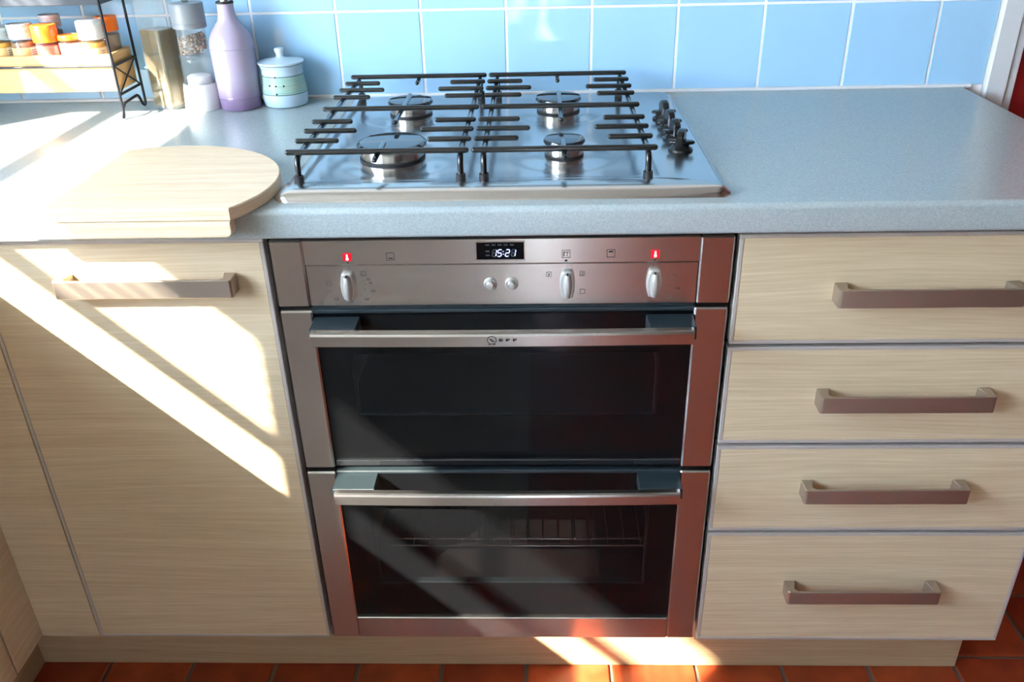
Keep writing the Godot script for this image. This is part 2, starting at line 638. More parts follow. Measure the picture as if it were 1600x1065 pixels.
	for z in [[wz0 + 0.02, 1.268], [1.305, wz1 - 0.05]]:
		st = mb()
		cbox(st, fx0 + 0.03, fx0 + 0.034, sill + 0.05, head - 0.03, z[0], z[1], 0.0)
		part("pane", st, M.window_glass, win)

	# the wall behind the viewer with a glazed door and a window, and the right wall
	st = mb()
	var d0 := -0.22
	var d1 := 0.36
	for q in [[XL - 0.25, d0, -0.1, top], [d0, d1, 2.05, top], [d1, xr + 0.2, -0.1, top]]:
		cbox(st, q[0], q[1], q[2], q[3], zf, zf + 0.2, 0.0)
	structure("wall_front", st, M.plaster, "plastered wall behind the viewer")
	st = mb()
	for k in 3: cbox(st, 0.415 + 0.62 * k, 1.025 + 0.62 * k, 0.005, 2.35, zf - 0.06, zf - 0.001, 0.002)
	structure("trim_3", st, M.cupboard_brown, "dull brown panelling on the wall behind the viewer")
	T = Transform3D.IDENTITY
	st = mb()
	var g0 := 0.005
	var g1 := 0.115
	for q in [[d0, g0, 0.0, 2.05], [g1, d1, 0.0, 2.05], [g0, g1, 0.0, 0.15], [g0, g1, 0.80, 2.05]]:
		cbox(st, q[0], q[1], q[2], q[3], zf + 0.04, zf + 0.085, 0.002)
	var gd := structure("door_2", st, M.white_gloss, "white door with one small upright pane of glass low down, behind the viewer")
	st = mb()
	cbox(st, g0, g1, 0.15, 0.80, zf + 0.060, zf + 0.064, 0.0)
	part("pane", st, M.window_glass, gd)
	st = mb()
	cbox(st, xr, xr + 0.2, -0.1, top, ZW - 0.15, zf + 0.2, 0.0)
	structure("wall_right", st, M.wall_brown, "dull brown wall far to the right")
	st = mb()
	cbox(st, XL - 0.3, xr + 0.2, top, top + 0.15, ZW - 0.15, zf + 0.2, 0.0)
	structure("ceiling", st, M.ceiling_white, "off-white ceiling")
	st = mb()
	cbox(st, -40, 40, -0.4, -0.2, -40, 40, 0.0)
	structure("ground", st, M.paving, "pale paving outside the house")

	# a mat on the floor behind the viewer's feet, mirrored in the steel
	var fm := thing("floor_mat", "plain grey floor mat lying in front of the left half of the units", "mat", Vector3(-0.36, 0, 1.1))
	st = mb()
	cbox(st, -0.74, 0.02, 0.001, 0.009, 0.42, 1.9, 0.002)
	part("mat", st, M.mat_grey, fm)
	T = Transform3D.IDENTITY

	# the blind, lowered part of the way in front of the left window
	var bx := XL - 0.045
	var bl := thing("venetian_blind", "white venetian blind half lowered in the left window", "blind", Vector3(bx, head - 0.03, 1.1))
	var bz0 := wz0 + 0.004
	var bz1 := wz1 - 0.004
	st = mb()
	cbox(st, bx - 0.016, bx + 0.016, head - 0.030, head - 0.001, bz0, bz1, 0.002)
	part("head_rail", st, M.blind_white, bl)
	var low := 0.200 - bx
	st = mb()
	cbox(st, bx - 0.011, bx + 0.011, low - 0.0138, low + 0.0138, bz0, bz1, 0.002)
	part("bottom_rail", st, M.blind_white, bl)
	var y := low + 0.032
	while y < head - 0.045:
		st = mb()
		var d := Vector2(cos(0.64), -sin(0.64)) * 0.0135
		var nn := Vector2(d.y, -d.x).normalized() * -0.0004
		var q := PackedVector2Array([-d + nn, d + nn, d - nn, -d - nn])
		slab(st, q, bz0, bz1, Vector3(bx, y, 0), Basis(Vector3.RIGHT, UP, Vector3(0, 0, 1)), 0.0001)
		part("slat", st, M.blind_white, bl)
		y += 0.025


# ------------------------------------------------------------------ kitchen units
func worktop_profile() -> Array:
	var out := []
	var r := 0.007
	for k in 7:
		var t := PI / 2 * k / 6.0
		out.append(Vector2(ZF - r + r * sin(t), H - r + r * cos(t)))
	out.append(Vector2(ZF, 0.870))
	out.append(Vector2(ZF - 0.004, 0.866))
	return out

func handle_bar(parent: Node, x0: float, x1: float, y0: float, y1: float) -> void:
	# a flat bow: a bar of flat section, its two ends turned back to the front
	var st := mb()
	var zo := 0.0265
	var th := 0.0045
	var r := 0.004
	var o := PackedVector2Array()
	o.append(Vector2(x0, 0.0))
	for k in 5: o.append(Vector2(x0 + r - r * cos(k * PI / 8), zo - r + r * sin(k * PI / 8)))
	for k in 5: o.append(Vector2(x1 - r + r * sin(k * PI / 8), zo - r + r * cos(k * PI / 8)))
	o.append(Vector2(x1, 0.0))
	o.append(Vector2(x1 - 0.0165, 0.0))
	o.append(Vector2(x1 - 0.0120, zo - th - 0.004))
	o.append(Vector2(x1 - 0.0160, zo - th))
	o.append(Vector2(x0 + 0.0160, zo - th))
	o.append(Vector2(x0 + 0.0120, zo - th - 0.004))
	o.append(Vector2(x0 + 0.0165, 0.0))
	slab(st, o, -y1, -y0, Vector3.ZERO, Basis(Vector3.RIGHT, Vector3(0, 0, 1), Vector3(0, -1, 0)), 0.0008)
	part("handle", st, M.satin_nickel, parent)

func front_panel(called: String, parent: Node, x0: float, x1: float, y0: float, y1: float) -> MeshInstance3D:
	var st := mb()
	var w := 0.0052
	cbox(st, x0 + w, x1 - w, y0 + w, y1 - w, -0.019, -0.0006, 0.0008)
	var o := part(called, st, M.oak_laminate, parent)
	st = mb()
	cbox(st, x0, x1, y1 - w, y1, -0.019, 0.0, 0.0008)
	cbox(st, x0, x1, y0, y0 + w, -0.019, 0.0, 0.0008)
	cbox(st, x0, x0 + w, y0 + w, y1 - w, -0.019, 0.0, 0.0008)
	cbox(st, x1 - w, x1, y0 + w, y1 - w, -0.019, 0.0, 0.0008)
	part("edge_trim", st, M.aluminium_edge, o, "grey aluminium edge strip")
	return o

func make_units() -> void:
	# worktops
	var st := mb()
	var x1 := 0.808
	var pr := worktop_profile()
	var rows := []
	for x in [XL, x1]:
		var line := []
		for q in pr: line.append(Vector3(x, q.y, q.x))
		rows.append(line)
	T = Transform3D.IDENTITY
	sheet(st, rows, Vector3(0, 1, 1))
	quad(st, Vector3(XL, H, ZF - 0.007), Vector3(x1, H, ZF - 0.007), Vector3(x1, H, ZW), Vector3(XL, H, ZW), UP)
	quad(st, Vector3(XL, 0.866, ZF - 0.004), Vector3(x1, 0.866, ZF - 0.004), Vector3(x1, 0.866, ZW), Vector3(XL, 0.866, ZW), -UP)
	quad(st, Vector3(XL, H, ZW), Vector3(x1, H, ZW), Vector3(x1, 0.866, ZW), Vector3(XL, 0.866, ZW), Vector3(0, 0, -1))
	for x in [XL, x1]:
		var cap := PackedVector2Array()
		for q in pr: cap.append(q)
		cap.append(Vector2(ZW, 0.866))
		cap.append(Vector2(ZW, H))
		var idx := Geometry2D.triangulate_polygon(cap)
		var nx := Vector3(-1 if x == XL else 1, 0, 0)
		for k in range(0, idx.size(), 3):
			var a := []
			for e in 3: a.append(Vector3(x, cap[idx[k + e]].y, cap[idx[k + e]].x))
			tri(st, a[0], a[1], a[2], nx, nx, nx)
	var o := part("worktop", st, M.worktop_laminate, self)
	tag(o, "speckled grey laminate worktop with a rounded front edge below the blue tiles", "worktop")
	st = mb()
	cbox(st, XL, -0.790, 0.866, H, ZF + 0.0005, 2.2, 0.004)
	o = part("worktop", st, M.worktop_laminate, self)
	o.name = "worktop_001"
	tag(o, "speckled grey laminate worktop along the left wall under the window", "worktop")

	# door unit to the left of the oven
	var u := thing("base_cabinet", "pale oak base cabinet with one tall door and a bar handle, left of the oven", "cabinet", Vector3(-0.5, 0.1, -0.3))
	st = mb()
	cbox(st, -0.692, -0.304, 0.1505, 0.862, ZW + 0.01, -0.0215, 0.0005)
	part("body", st, M.void_dark, u)
	var dl := front_panel("door", u, -0.692, -0.3035, 0.1475, 0.8585)
	handle_bar(dl, -0.5795, -0.3455, 0.787, 0.812)

	# corner filler
	u = thing("filler_panel", "narrow plain pale oak filler panel in the corner left of the cabinet door", "panel", Vector3(-0.74, 0.15, -0.01))
	st = mb()
	cbox(st, -0.7915, -0.6935, 0.1475, 0.8585, -0.019, 0.0, 0.0006)
	part("board", st, M.oak_laminate, u)

	# units along the left wall
	u = thing("filler_panel", "narrow pale oak filler strip at the lower left corner, facing right", "panel", Vector3(-0.80, 0.15, 0.04))
	st = mb()
	cbox(st, -0.811, -0.792, 0.1475, 0.8585, -0.017, 0.0775, 0.0006)
	part("board", st, M.oak_laminate, u)
	u = thing("base_cabinet", "pale oak base cabinet at the lower left edge, its door facing right", "cabinet", Vector3(-1.1, 0.1, 0.4))
	st = mb()
	cbox(st, XL + 0.01, -0.813, 0.1505, 0.862, 0.08, 0.68, 0.0005)
	part("body", st, M.void_dark, u)
	st = mb()
	cbox(st, -0.811, -0.792, 0.1475, 0.8585, 0.0815, 0.678, 0.0006)
	part("door", st, M.oak_laminate, u)
	u = thing("base_cabinet", "pale oak base cabinet further along the left wall under the window", "cabinet", Vector3(-1.1, 0.1, 1.4))
	st = mb()
	cbox(st, XL + 0.01, -0.813, 0.1505, 0.862, 0.685, 2.18, 0.0005)
	part("body", st, M.void_dark, u)
	for k in 2:
		st = mb()
		cbox(st, -0.811, -0.792, 0.1475, 0.8585, 0.6845 + 0.75 * k, 1.430 + 0.75 * k, 0.0006)
		part("door", st, M.oak_laminate, u)

	# drawer unit
	u = thing("drawer_unit", "pale oak unit of four drawers with bar handles, right of the oven", "drawers", Vector3(0.545, 0.1, -0.3))
	st = mb()
	cbox(st, 0.306, 0.784, 0.1505, 0.862, ZW + 0.012, -0.0215, 0.0005)
	part("body", st, M.void_dark, u)
	var ys := [[0.6990, 0.8565, 0.764], [0.5372, 0.6940, 0.6042], [0.3764, 0.5320, 0.4475], [0.1455, 0.3712, 0.2505]]
	for q in ys:
		var d := front_panel("drawer", u, 0.3035, 0.7868, q[0], q[1])
		handle_bar(d, 0.430, 0.664, q[2], q[2] + 0.0252)
	# its visible end
	st = mb()
	cbox(st, 0.7842, 0.7866, 0.1505, 0.862, ZW + 0.012, -0.021, 0.0005)
	part("end_panel", st, M.oak_laminate, u)

	# plinths
	u = thing("plinth", "long pale oak plinth board under the oven and drawers", "plinth", Vector3(0, 0, -0.08))
	st = mb()
	cbox(st, -0.868, 0.783, 0.0005, 0.150, -0.092, -0.0733, 0.0008)
	part("board", st, M.plinth_laminate, u)
	u = thing("plinth", "short pale oak plinth board turning the corner at the lower left", "plinth", Vector3(-0.87, 0, 0.5))
	st = mb()
	cbox(st, -0.885, -0.8655, 0.0005, 0.148, -0.0728, 2.18, 0.0008)
	part("board", st, M.plinth_laminate, u)


# ------------------------------------------------------------------ oven
func seven(st_on: SurfaceTool, st_off: SurfaceTool, which: String, x: float, y: float, w: float, h: float, z: float) -> void:
	# which: the lit segments of a..g
	var t := 0.0013
	var sl := 0.0008
	var segs := {"a": [0, 2, 1, 2], "b": [1, 1, 1, 2], "c": [1, 0, 1, 1], "d": [0, 0, 1, 0], "e": [0, 0, 0, 1], "f": [0, 1, 0, 2], "g": [0, 1, 1, 1]}
	for k in segs:
		var s: Array = segs[k]
		var a := Vector2(x + s[0] * w + s[1] * sl, y + s[1] * h / 2)
		var b := Vector2(x + s[2] * w + s[3] * sl, y + s[3] * h / 2)
		var st := st_on if k in which else st_off
		var d := (b - a).normalized() * t * 0.35
		a += d
		b -= d
		var n := Vector2(-d.y, d.x).normalized() * t / 2
		slab(st, PackedVector2Array([a - n, b - n, b + n, a + n]), z, z + 0.0004, Vector3.ZERO, Basis.IDENTITY, 0.00005)

func oven_knob(u: Node3D, x: float, y: float) -> void:
	# oval collar with a long grip
	var st := mb()
	var o := PackedVector2Array()
	var hw := 0.0098
	var hh := 0.0192
	for k in 9: o.append(Vector2(hw * (1.0 - 0.30 * pow((k - 4) / 4.0, 2)), hh * 0.94 * (k - 4) / 4.0))
	for k in 3: o.append(Vector2(hw * 0.62 * (1 - k) * 0.5, hh * (0.99 + 0.012 * (1 - absi(k - 1)))))
	for k in 9: o.append(Vector2(-hw * (1.0 - 0.30 * pow((k - 4) / 4.0, 2)), -hh * 0.94 * (k - 4) / 4.0))
	for k in 3: o.append(Vector2(-hw * 0.62 * (1 - k) * 0.5, -hh * (0.99 + 0.012 * (1 - absi(k - 1)))))
	slab(st, o, -0.004, 0.0045, Vector3(x, y, 0), Basis.IDENTITY, 0.0016, 0.5)
	var k0 := part("knob", st, M.knob_silver, u)
	st = mb()
	var rows := []
	for i in 13:
		var t := (i - 6) / 6.0
		var w := 0.0062 * (1.0 - 0.38 * t * t)
		var ht := 0.0100 - 0.003 * t * t
		var line := []
		for j in 11:
			var s := (j - 5) / 5.0
			var zz := 0.0045 + ht * pow(maxf(0.0, 1.0 - pow(absf(s), 3.2)), 0.55)
			line.append(Vector3(x + w * s, y + 0.0162 * t, zz))
		rows.append(line)
	sheet(st, rows, Vector3(0, 0, 1))
	for e in [0, 12]:
		for j in 10:
			var ny := Vector3(0, 1 if e else -1, 0)
			tri(st, Vector3(x, y + 0.0162 * (1 if e else -1), 0.005), rows[e][j], rows[e][j + 1], ny, ny, ny)
	part("grip", st, M.knob_silver, k0)
	st = mb()
	cbox(st, x - 0.0012, x + 0.0012, y + 0.0150, y + 0.0172, 0.0045, 0.0115, 0.0003)
	part("pointer", st, M.print_black, k0)

func oven_door(u: Node3D, y0: float, y1: float, has_rail: bool, wy0: float, wy1: float, hy: float, called: String) -> void:
	# the black border plate carries the rest of the door
	var xs := 0.2535
	var gy0 := y0 + (0.0445 if has_rail else 0.0)
	var gy1 := y1 - 0.006
	var st := mb()
	for q in [[-xs, -0.2125, gy0, gy1], [0.2135, xs, gy0, gy1], [-0.2125, 0.2135, gy0, wy0], [-0.2125, 0.2135, wy1, gy1]]:
		cbox(st, q[0], q[1], q[2], q[3], -0.0125, -0.0095, 0.0)
	var d := part(called, st, M.black_glass, u)
	st = mb()
	cbox(st, -xs, xs, gy0, gy1, -0.0085, -0.0050, 0.0)
	part("glass_panel", st, M.door_glass, d)
	# stiles: folded steel, proud of the glass
	for s in [-1, 1]:
		st = mb()
		cbox(st, s * 0.2975, s * xs, y0, y1, -0.030, 0.0, 0.0022)
		part("stile", st, M.brushed_steel, d)
	if has_rail:
		st = mb()
		cbox(st, -xs, xs, y0, gy0, -0.030, -0.0003, 0.0014)
		part("bottom_rail", st, M.brushed_steel, d)
	else:
		st = mb()
		cbox(st, -xs, xs, y0 + 0.0005, y0 + 0.0125, -0.014, -0.0040, 0.0025)
		part("bottom_edge", st, M.enamel_black, d)
	st = mb()
	cbox(st, -xs, xs, gy1 + 0.0003, y1 - 0.0005, -0.016, -0.0035, 0.0018)
	part("top_edge", st, M.dark_plastic, d)
	# inner frame of the window, a little lighter than the border
	st = mb()
	for q in [[-0.2125, -0.2095, wy0, wy1], [0.2105, 0.2135, wy0, wy1], [-0.2125, 0.2135, wy0, wy0 + 0.003], [-0.2125, 0.2135, wy1 - 0.003, wy1]]:
		cbox(st, q[0], q[1], q[2], q[3], -0.024, -0.0126, 0.0008)
	part("window_frame", st, M.dark_plastic, d)
	# mounts and the bowed handle
	for s in [-1, 1]:
		st = mb()
		var a: float = 0.191 * s
		var b: float = 0.2525 * s
		cbox(st, a, b, hy + 0.0005, hy + 0.0195, -0.0050, 0.0345, 0.0012)
		part("handle_mount", st, M.dark_plastic, d)
	st = mb()
	var rows := []
	var prof := [Vector2(0.0335, 0.0), Vector2(0.0335, 0.0185), Vector2(0.0350, 0.0200), Vector2(0.0425, 0.0200), Vector2(0.0452, 0.0188), Vector2(0.0465, 0.0160), Vector2(0.0465, 0.0015), Vector2(0.0450, 0.0), Vector2(0.0335, 0.0)]
	for i in 25:
		var t := (i - 12) / 12.0
		var line := []
		for q in prof: line.append(Vector3(0.2475 * t, hy + q.y, q.x + 0.0030 * (1 - t * t)))
		rows.append(line)
	for j in prof.size() - 1:
		var two := []
		for l in rows: two.append([l[j], l[j + 1]])
		var mid := Vector2(0.040, 0.010)
		var m2: Vector2 = (prof[j] + prof[j + 1]) / 2 - mid
		sheet(st, two, Vector3(0, m2.y, m2.x))
	for i in [0, 24]:
		var n := Vector3(1 if i else -1, 0, 0)
		for j in range(1, prof.size() - 2): tri(st, rows[i][0], rows[i][j], rows[i][j + 1], n, n, n)
	part("handle", st, M.brushed_steel, d)

func make_oven() -> void:
	var u := thing("double_oven", "built-under stainless steel double oven with clock, three knobs and two black glass doors", "oven", Vector3(0, 0.147, -0.28))
	# housing: shells round the two cavities
	var st := mb()
	for q in [[-0.295, -0.236, 0.15, 0.862], [0.236, 0.295, 0.15, 0.862], [-0.236, 0.236, 0.15, 0.235], [-0.236, 0.236, 0.435, 0.560], [-0.236, 0.236, 0.70, 0.862]]:
		cbox(st, q[0], q[1], q[2], q[3], -0.55, -0.0315, 0.0)
	cbox(st, -0.295, 0.295, 0.15, 0.862, -0.56, -0.55, 0.0)
	part("housing", st, M.void_dark, u)
	for c in [[0.235, 0.435], [0.560, 0.700]]:
		st = mb()
		var a := 0.2358
		var zb := -0.46
		var y0: float = c[0] + 0.0004
		var y1: float = c[1] - 0.0004
		quad(st, Vector3(-a, y0, zb), Vector3(a, y0, zb), Vector3(a, y1, zb), Vector3(-a, y1, zb), Vector3(0, 0, 1))
		quad(st, Vector3(-a, y0, zb), Vector3(a, y0, zb), Vector3(a, y0, -0.031), Vector3(-a, y0, -0.031), UP)
		quad(st, Vector3(-a, y1, zb), Vector3(a, y1, zb), Vector3(a, y1, -0.031), Vector3(-a, y1, -0.031), -UP)
		for s in [-1, 1]:
			quad(st, Vector3(s * a, y0, zb), Vector3(s * a, y1, zb), Vector3(s * a, y1, -0.031), Vector3(s * a, y0, -0.031), Vector3(-s, 0, 0))
		part("cavity", st, M.cavity_enamel, u)
	# wire shelf seen through the lower window
	st = mb()
	for z in [-0.040, -0.052]:
		tube(st, [Vector3(-0.225, 0.311 + (0.004 if z < -0.045 else 0.0), z), Vector3(0.225, 0.311 + (0.004 if z < -0.045 else 0.0), z)], 0.0016, 8)
	for k in 17:
		var x := -0.208 + 0.026 * k
		tube(st, [Vector3(x, 0.314, -0.042), Vector3(x, 0.314, -0.42)], 0.0011, 6)
	part("wire_shelf", st, M.chrome, u)

	# control panel
	st = mb()
	cbox(st, -0.2545, 0.2545, 0.8197, 0.8545, -0.030, -0.0006, 0.0010)
	part("upper_panel", st, M.brushed_steel, u)
	st = mb()
	cbox(st, -0.2545, 0.2545, 0.7602, 0.8187, -0.030, -0.0026, 0.0010)
	part("lower_panel", st, M.brushed_steel, u)
	for s in [-1, 1]:
		st = mb()
		cbox(st, s * 0.2975, s * 0.2550, 0.7602, 0.8545, -0.030, 0.0004, 0.0020)
		part("panel_side", st, M.brushed_steel, u)
	# vent strip between panel and upper door
	st = mb()
	cbox(st, -0.2545, 0.2545, 0.7500, 0.7592, -0.030, -0.0085, 0.0016)
	part("vent_strip", st, M.dark_plastic, u)
	for k in 6:
		st = mb()
		cbox(st, -0.175 + 0.075 * k, -0.170 + 0.075 * k, 0.7555, 0.7573, -0.0088, -0.0080, 0.0002)
		part("vent_hole", st, M.void_dark, u)

	# clock
	st = mb()
	cbox(st, -0.0300, 0.0305, 0.8265, 0.8500, -0.0012, 0.0004, 0.0004)
	var clock := part("clock_display", st, M.black_glass, u)
	st = mb()
	for q in [[-0.0318, 0.0320, 0.8250, 0.8265], [-0.0318, -0.0300, 0.8250, 0.8505], [0.0305, 0.0318, 0.8265, 0.8505], [-0.0318, 0.0320, 0.8500, 0.8512]]:
		cbox(st, q[0], q[1], q[2], q[3], -0.001, 0.0014, 0.0006)
	part("bezel", st, M.steel_edge, clock)
	var on := mb()
	var off := mb()
	var dx := -0.0102
	for q in [["bc", 0.0], ["afgcd", 0.0066], ["abged", 0.0166], ["bc", 0.0244]]:
		seven(on, off, q[0], dx + q[1], 0.8305, 0.0046, 0.0092, 0.0004)
	for yy in [0.8335, 0.8372]: cbox(on, 0.00365, 0.00475, yy - 0.0006, yy + 0.0006, 0.0004, 0.0008, 0.0)
	for k in 5: cbox(off, -0.0185 + 0.0078 * k, -0.0135 + 0.0078 * k, 0.8452, 0.8472, 0.0004, 0.0007, 0.0)
	for k in 2: cbox(off, -0.0185, -0.0135, 0.8310 + 0.0055 * k, 0.8330 + 0.0055 * k, 0.0004, 0.0007, 0.0)
	part("clock_digits_light", on, M.digit_glow, clock, "lit blue-white digits reading 15:21")
	part("unlit_segments", off, M.digit_off, clock)

	# push buttons
	for x in [-0.0140, 0.0138]:
		st = mb()
		lathe(st, [Vector2(0, 0), Vector2(0.0088, 0), Vector2(0.0088, 0.0022), Vector2(0.0074, 0.0034), Vector2(0.0062, 0.0026), Vector2(0.0, 0.0024)], Vector3(x, 0.7908, -0.0030), 28, null, Basis(Vector3.RIGHT, PI / 2))
		var b := part("push_button", st, M.knob_silver, u)
		st = mb()
		lathe(st, [Vector2(0, 0), Vector2(0.0052, 0), Vector2(0.0052, 0.0040), Vector2(0.0040, 0.0056), Vector2(0.0, 0.0062)], Vector3(x, 0.7908, -0.0006), 24, null, Basis(Vector3.RIGHT, PI / 2))
		part("cap", st, M.knob_silver, b)

	oven_knob(u, -0.2003, 0.7905)
	oven_knob(u, 0.0862, 0.7905)
	oven_knob(u, 0.1985, 0.7910)

	# red indicator lamps with a white thermometer
	for x in [-0.1975, 0.1980]:
		st = mb()
		cbox(st, x - 0.0056, x + 0.0056, 0.8258, 0.8368, -0.001, 0.0007, 0.0006)
		var l := part("indicator_lamp", st, M.lamp_red, u)
		st = mb()
		cbox(st, x - 0.0011, x + 0.0011, 0.8295, 0.8352, 0.0006, 0.0010, 0.0001)
		slab(st, round_rect(0.0019, 0.0019, 0.0018), 0.0006, 0.0010, Vector3(x, 0.8290, 0), Basis.IDENTITY, 0.0001)
		part("lamp_symbol", st, M.lamp_white, l)
		st = mb()
		slab(st, round_rect(0.0010, 0.0008, 0.0006), -0.0008, -0.0003, Vector3(x, 0.8230, 0), Basis.IDENTITY, 0.0001)
		part("printed_mark", st, M.print_black, u)
	# printed square symbols
	var zu := -0.0005
	for q in [[-0.1415, 0.8315, 0], [0.0845, 0.8325, 1], [0.1415, 0.8325, 2], [0.0625, 0.8035, 3], [0.1055, 0.8040, 4], [0.1060, 0.7785, 5], [-0.2265, 0.7935, 4], [-0.1795, 0.8070, 5]]:
		var hs := 0.0053 if q[2] < 3 else 0.0033
		var zz := zu if q[2] < 3 else -0.0025
		var x: float = q[0]
		var y: float = q[1]
		st = mb()
		var t := 0.0006
		for e in [[-hs, hs, hs - t, hs], [-hs, hs, -hs, -hs + t], [-hs, -hs + t, -hs, hs], [hs - t, hs, -hs, hs]]:
			cbox(st, x + e[0], x + e[1], y + e[2], y + e[3], zz, zz + 0.0002, 0.0)
		match q[2]:
			0: cbox(st, x - 0.0026, x + 0.0026, y - 0.0034, y - 0.0018, zz, zz + 0.0002, 0.0)
			1:
				for e in [[-0.0034, -0.0022, -0.003, 0.003], [-0.0034, 0.0, 0.0022, 0.003], [0.0008, 0.0016, -0.003, 0.003], [0.0016, 0.0034, 0.0018, 0.0026]]: cbox(st, x + e[0], x + e[1], y + e[2], y + e[3], zz, zz + 0.0002, 0.0)
				slab(st, round_rect(0.0017, 0.0014, 0.0012), zz, zz + 0.0002, Vector3(x, y - 0.0092, 0), Basis.IDENTITY, 0.00005)
			2: cbox(st, x - 0.0028, x + 0.0028, y + 0.0016, y + 0.0034, zz, zz + 0.0002, 0.0)
			3: slab(st, PackedVector2Array([Vector2(x - 0.0015, y - 0.0018), Vector2(x + 0.0015, y - 0.0018), Vector2(x, y + 0.0018)]), zz, zz + 0.0002, Vector3.ZERO, Basis.IDENTITY, 0.00005)
			4: cbox(st, x - 0.0002, x + 0.0006, y - 0.0018, y + 0.0018, zz, zz + 0.0002, 0.0)
		part("printed_symbol", st, M.print_black if q[2] in [0, 1, 2] else M.print_grey, u)
	for q in [[-0.2003, 0], [0.1985, 1]]:
		var x: float = q[0]
		for e in [["50", 0.0265, 0.0110 if q[1] else 0.0080], ["60", 0.0290, 0.0030], ["100", 0.0310, -0.0090], ["160", 0.0215, -0.0205], ["200", 0.0005, -0.0242], ["240", -0.0185, -0.0205], ["275", -0.0265, -0.0095]]:
			words(e[0], 0.0030, Vector3(x + e[1], 0.7905 + e[2], -0.0024), u, M.print_grey)
			st = mb()
			var v := Vector2(e[1], e[2])
			v = v.normalized() * (0.0215 if absf(v.x) > 0.02 else 0.0238 if absf(v.x) > 0.01 else 0.0222)
			cbox(st, x + v.x - 0.0005, x + v.x + 0.0005, 0.7905 + v.y - 0.0004, 0.7905 + v.y + 0.0004, -0.0026, -0.0024, 0.0)
			part("printed_mark", st, M.print_grey, u)

	oven_door(u, 0.4954, 0.7540, false, 0.5800, 0.6830, 0.7240, "upper_door")
	oven_door(u, 0.1480, 0.4879, true, 0.2565, 0.4160, 0.4635, "lower_door")

	# emblem and letters on the upper handle
	st = mb()
	var lx := -0.0117
	var ly := 0.7350
	var lz := 0.0494
	for k in 32:
		var t0 := TAU * k / 32
		var t1 := TAU * (k + 1) / 32
		slab(st, PackedVector2Array([Vector2(cos(t0), sin(t0)) * 0.0052, Vector2(cos(t0), sin(t0)) * 0.0061, Vector2(cos(t1), sin(t1)) * 0.0061, Vector2(cos(t1), sin(t1)) * 0.0052]), lz, lz + 0.0003, Vector3(lx, ly, 0), Basis.IDENTITY, 0.00002)
	slab(st, PackedVector2Array([Vector2(-0.0040, 0.0018), Vector2(-0.0006, 0.0016), Vector2(0.0040, -0.0020), Vector2(0.0008, -0.0028)]), lz, lz + 0.0003, Vector3(lx, ly, 0), Basis.IDENTITY, 0.00005)
	cbox(st, lx - 0.0050, lx - 0.0012, ly - 0.0068, ly - 0.0058, lz, lz + 0.0003, 0.0)
	cbox(st, lx + 0.0012, lx + 0.0050, ly - 0.0068, ly - 0.0058, lz, lz + 0.0003, 0.0)
	for k in 3:
		var x := -0.0026 + 0.0090 * k
		var w := 0.0056
		var hh := 0.0036
		cbox(st, x, x + 0.0024, ly - hh / 2, ly + hh / 2, lz, lz + 0.0003, 0.0)
		cbox(st, x, x + w, ly + hh / 2 - 0.0009, ly + hh / 2, lz, lz + 0.0003, 0.0)
		cbox(st, x, x + w * 0.85, ly - 0.0005, ly + 0.0004, lz, lz + 0.0003, 0.0)
		if k == 0: cbox(st, x, x + w, ly - hh / 2, ly - hh / 2 + 0.0009, lz, lz + 0.0003, 0.0)
	part("printed_emblem", st, M.print_black, u)


# ------------------------------------------------------------------ hob
const BURNERS := [[-0.161, -0.417, 0.0365], [-0.156, -0.171, 0.0480], [0.083, -0.424, 0.0370], [0.086, -0.172, 0.0285]]

func hob_height(x: float, z: float) -> float:
	# distance inside the rounded outline of the plate
	var q := Vector2(absf(x - 0.0025) - 0.2855 + 0.03, absf(z + 0.2855) - 0.2665 + 0.03)
	var inside := -(Vector2(maxf(q.x, 0), maxf(q.y, 0)).length() + minf(maxf(q.x, q.y), 0.0) - 0.03)
	var h := 0.0075 * smoothstep(0.0, 0.012, inside) + 0.0006
	# the sunk pan area
	var w := Vector2(absf(x + 0.028) - 0.240, absf(z + 0.298) - 0.232)
	var ins := -maxf(w.x, w.y)
	h -= 0.0035 * smoothstep(0.0, 0.012, ins)
	for b in BURNERS:
		var r := Vector2(x - b[0], z - b[1]).length()
		var k: float = b[2]
		h += 0.0018 * (1.0 - smoothstep(k + 0.008, k + 0.036, r))
		h -= 0.0004 * exp(-pow((r - k - 0.040) / 0.008, 2))
	return h

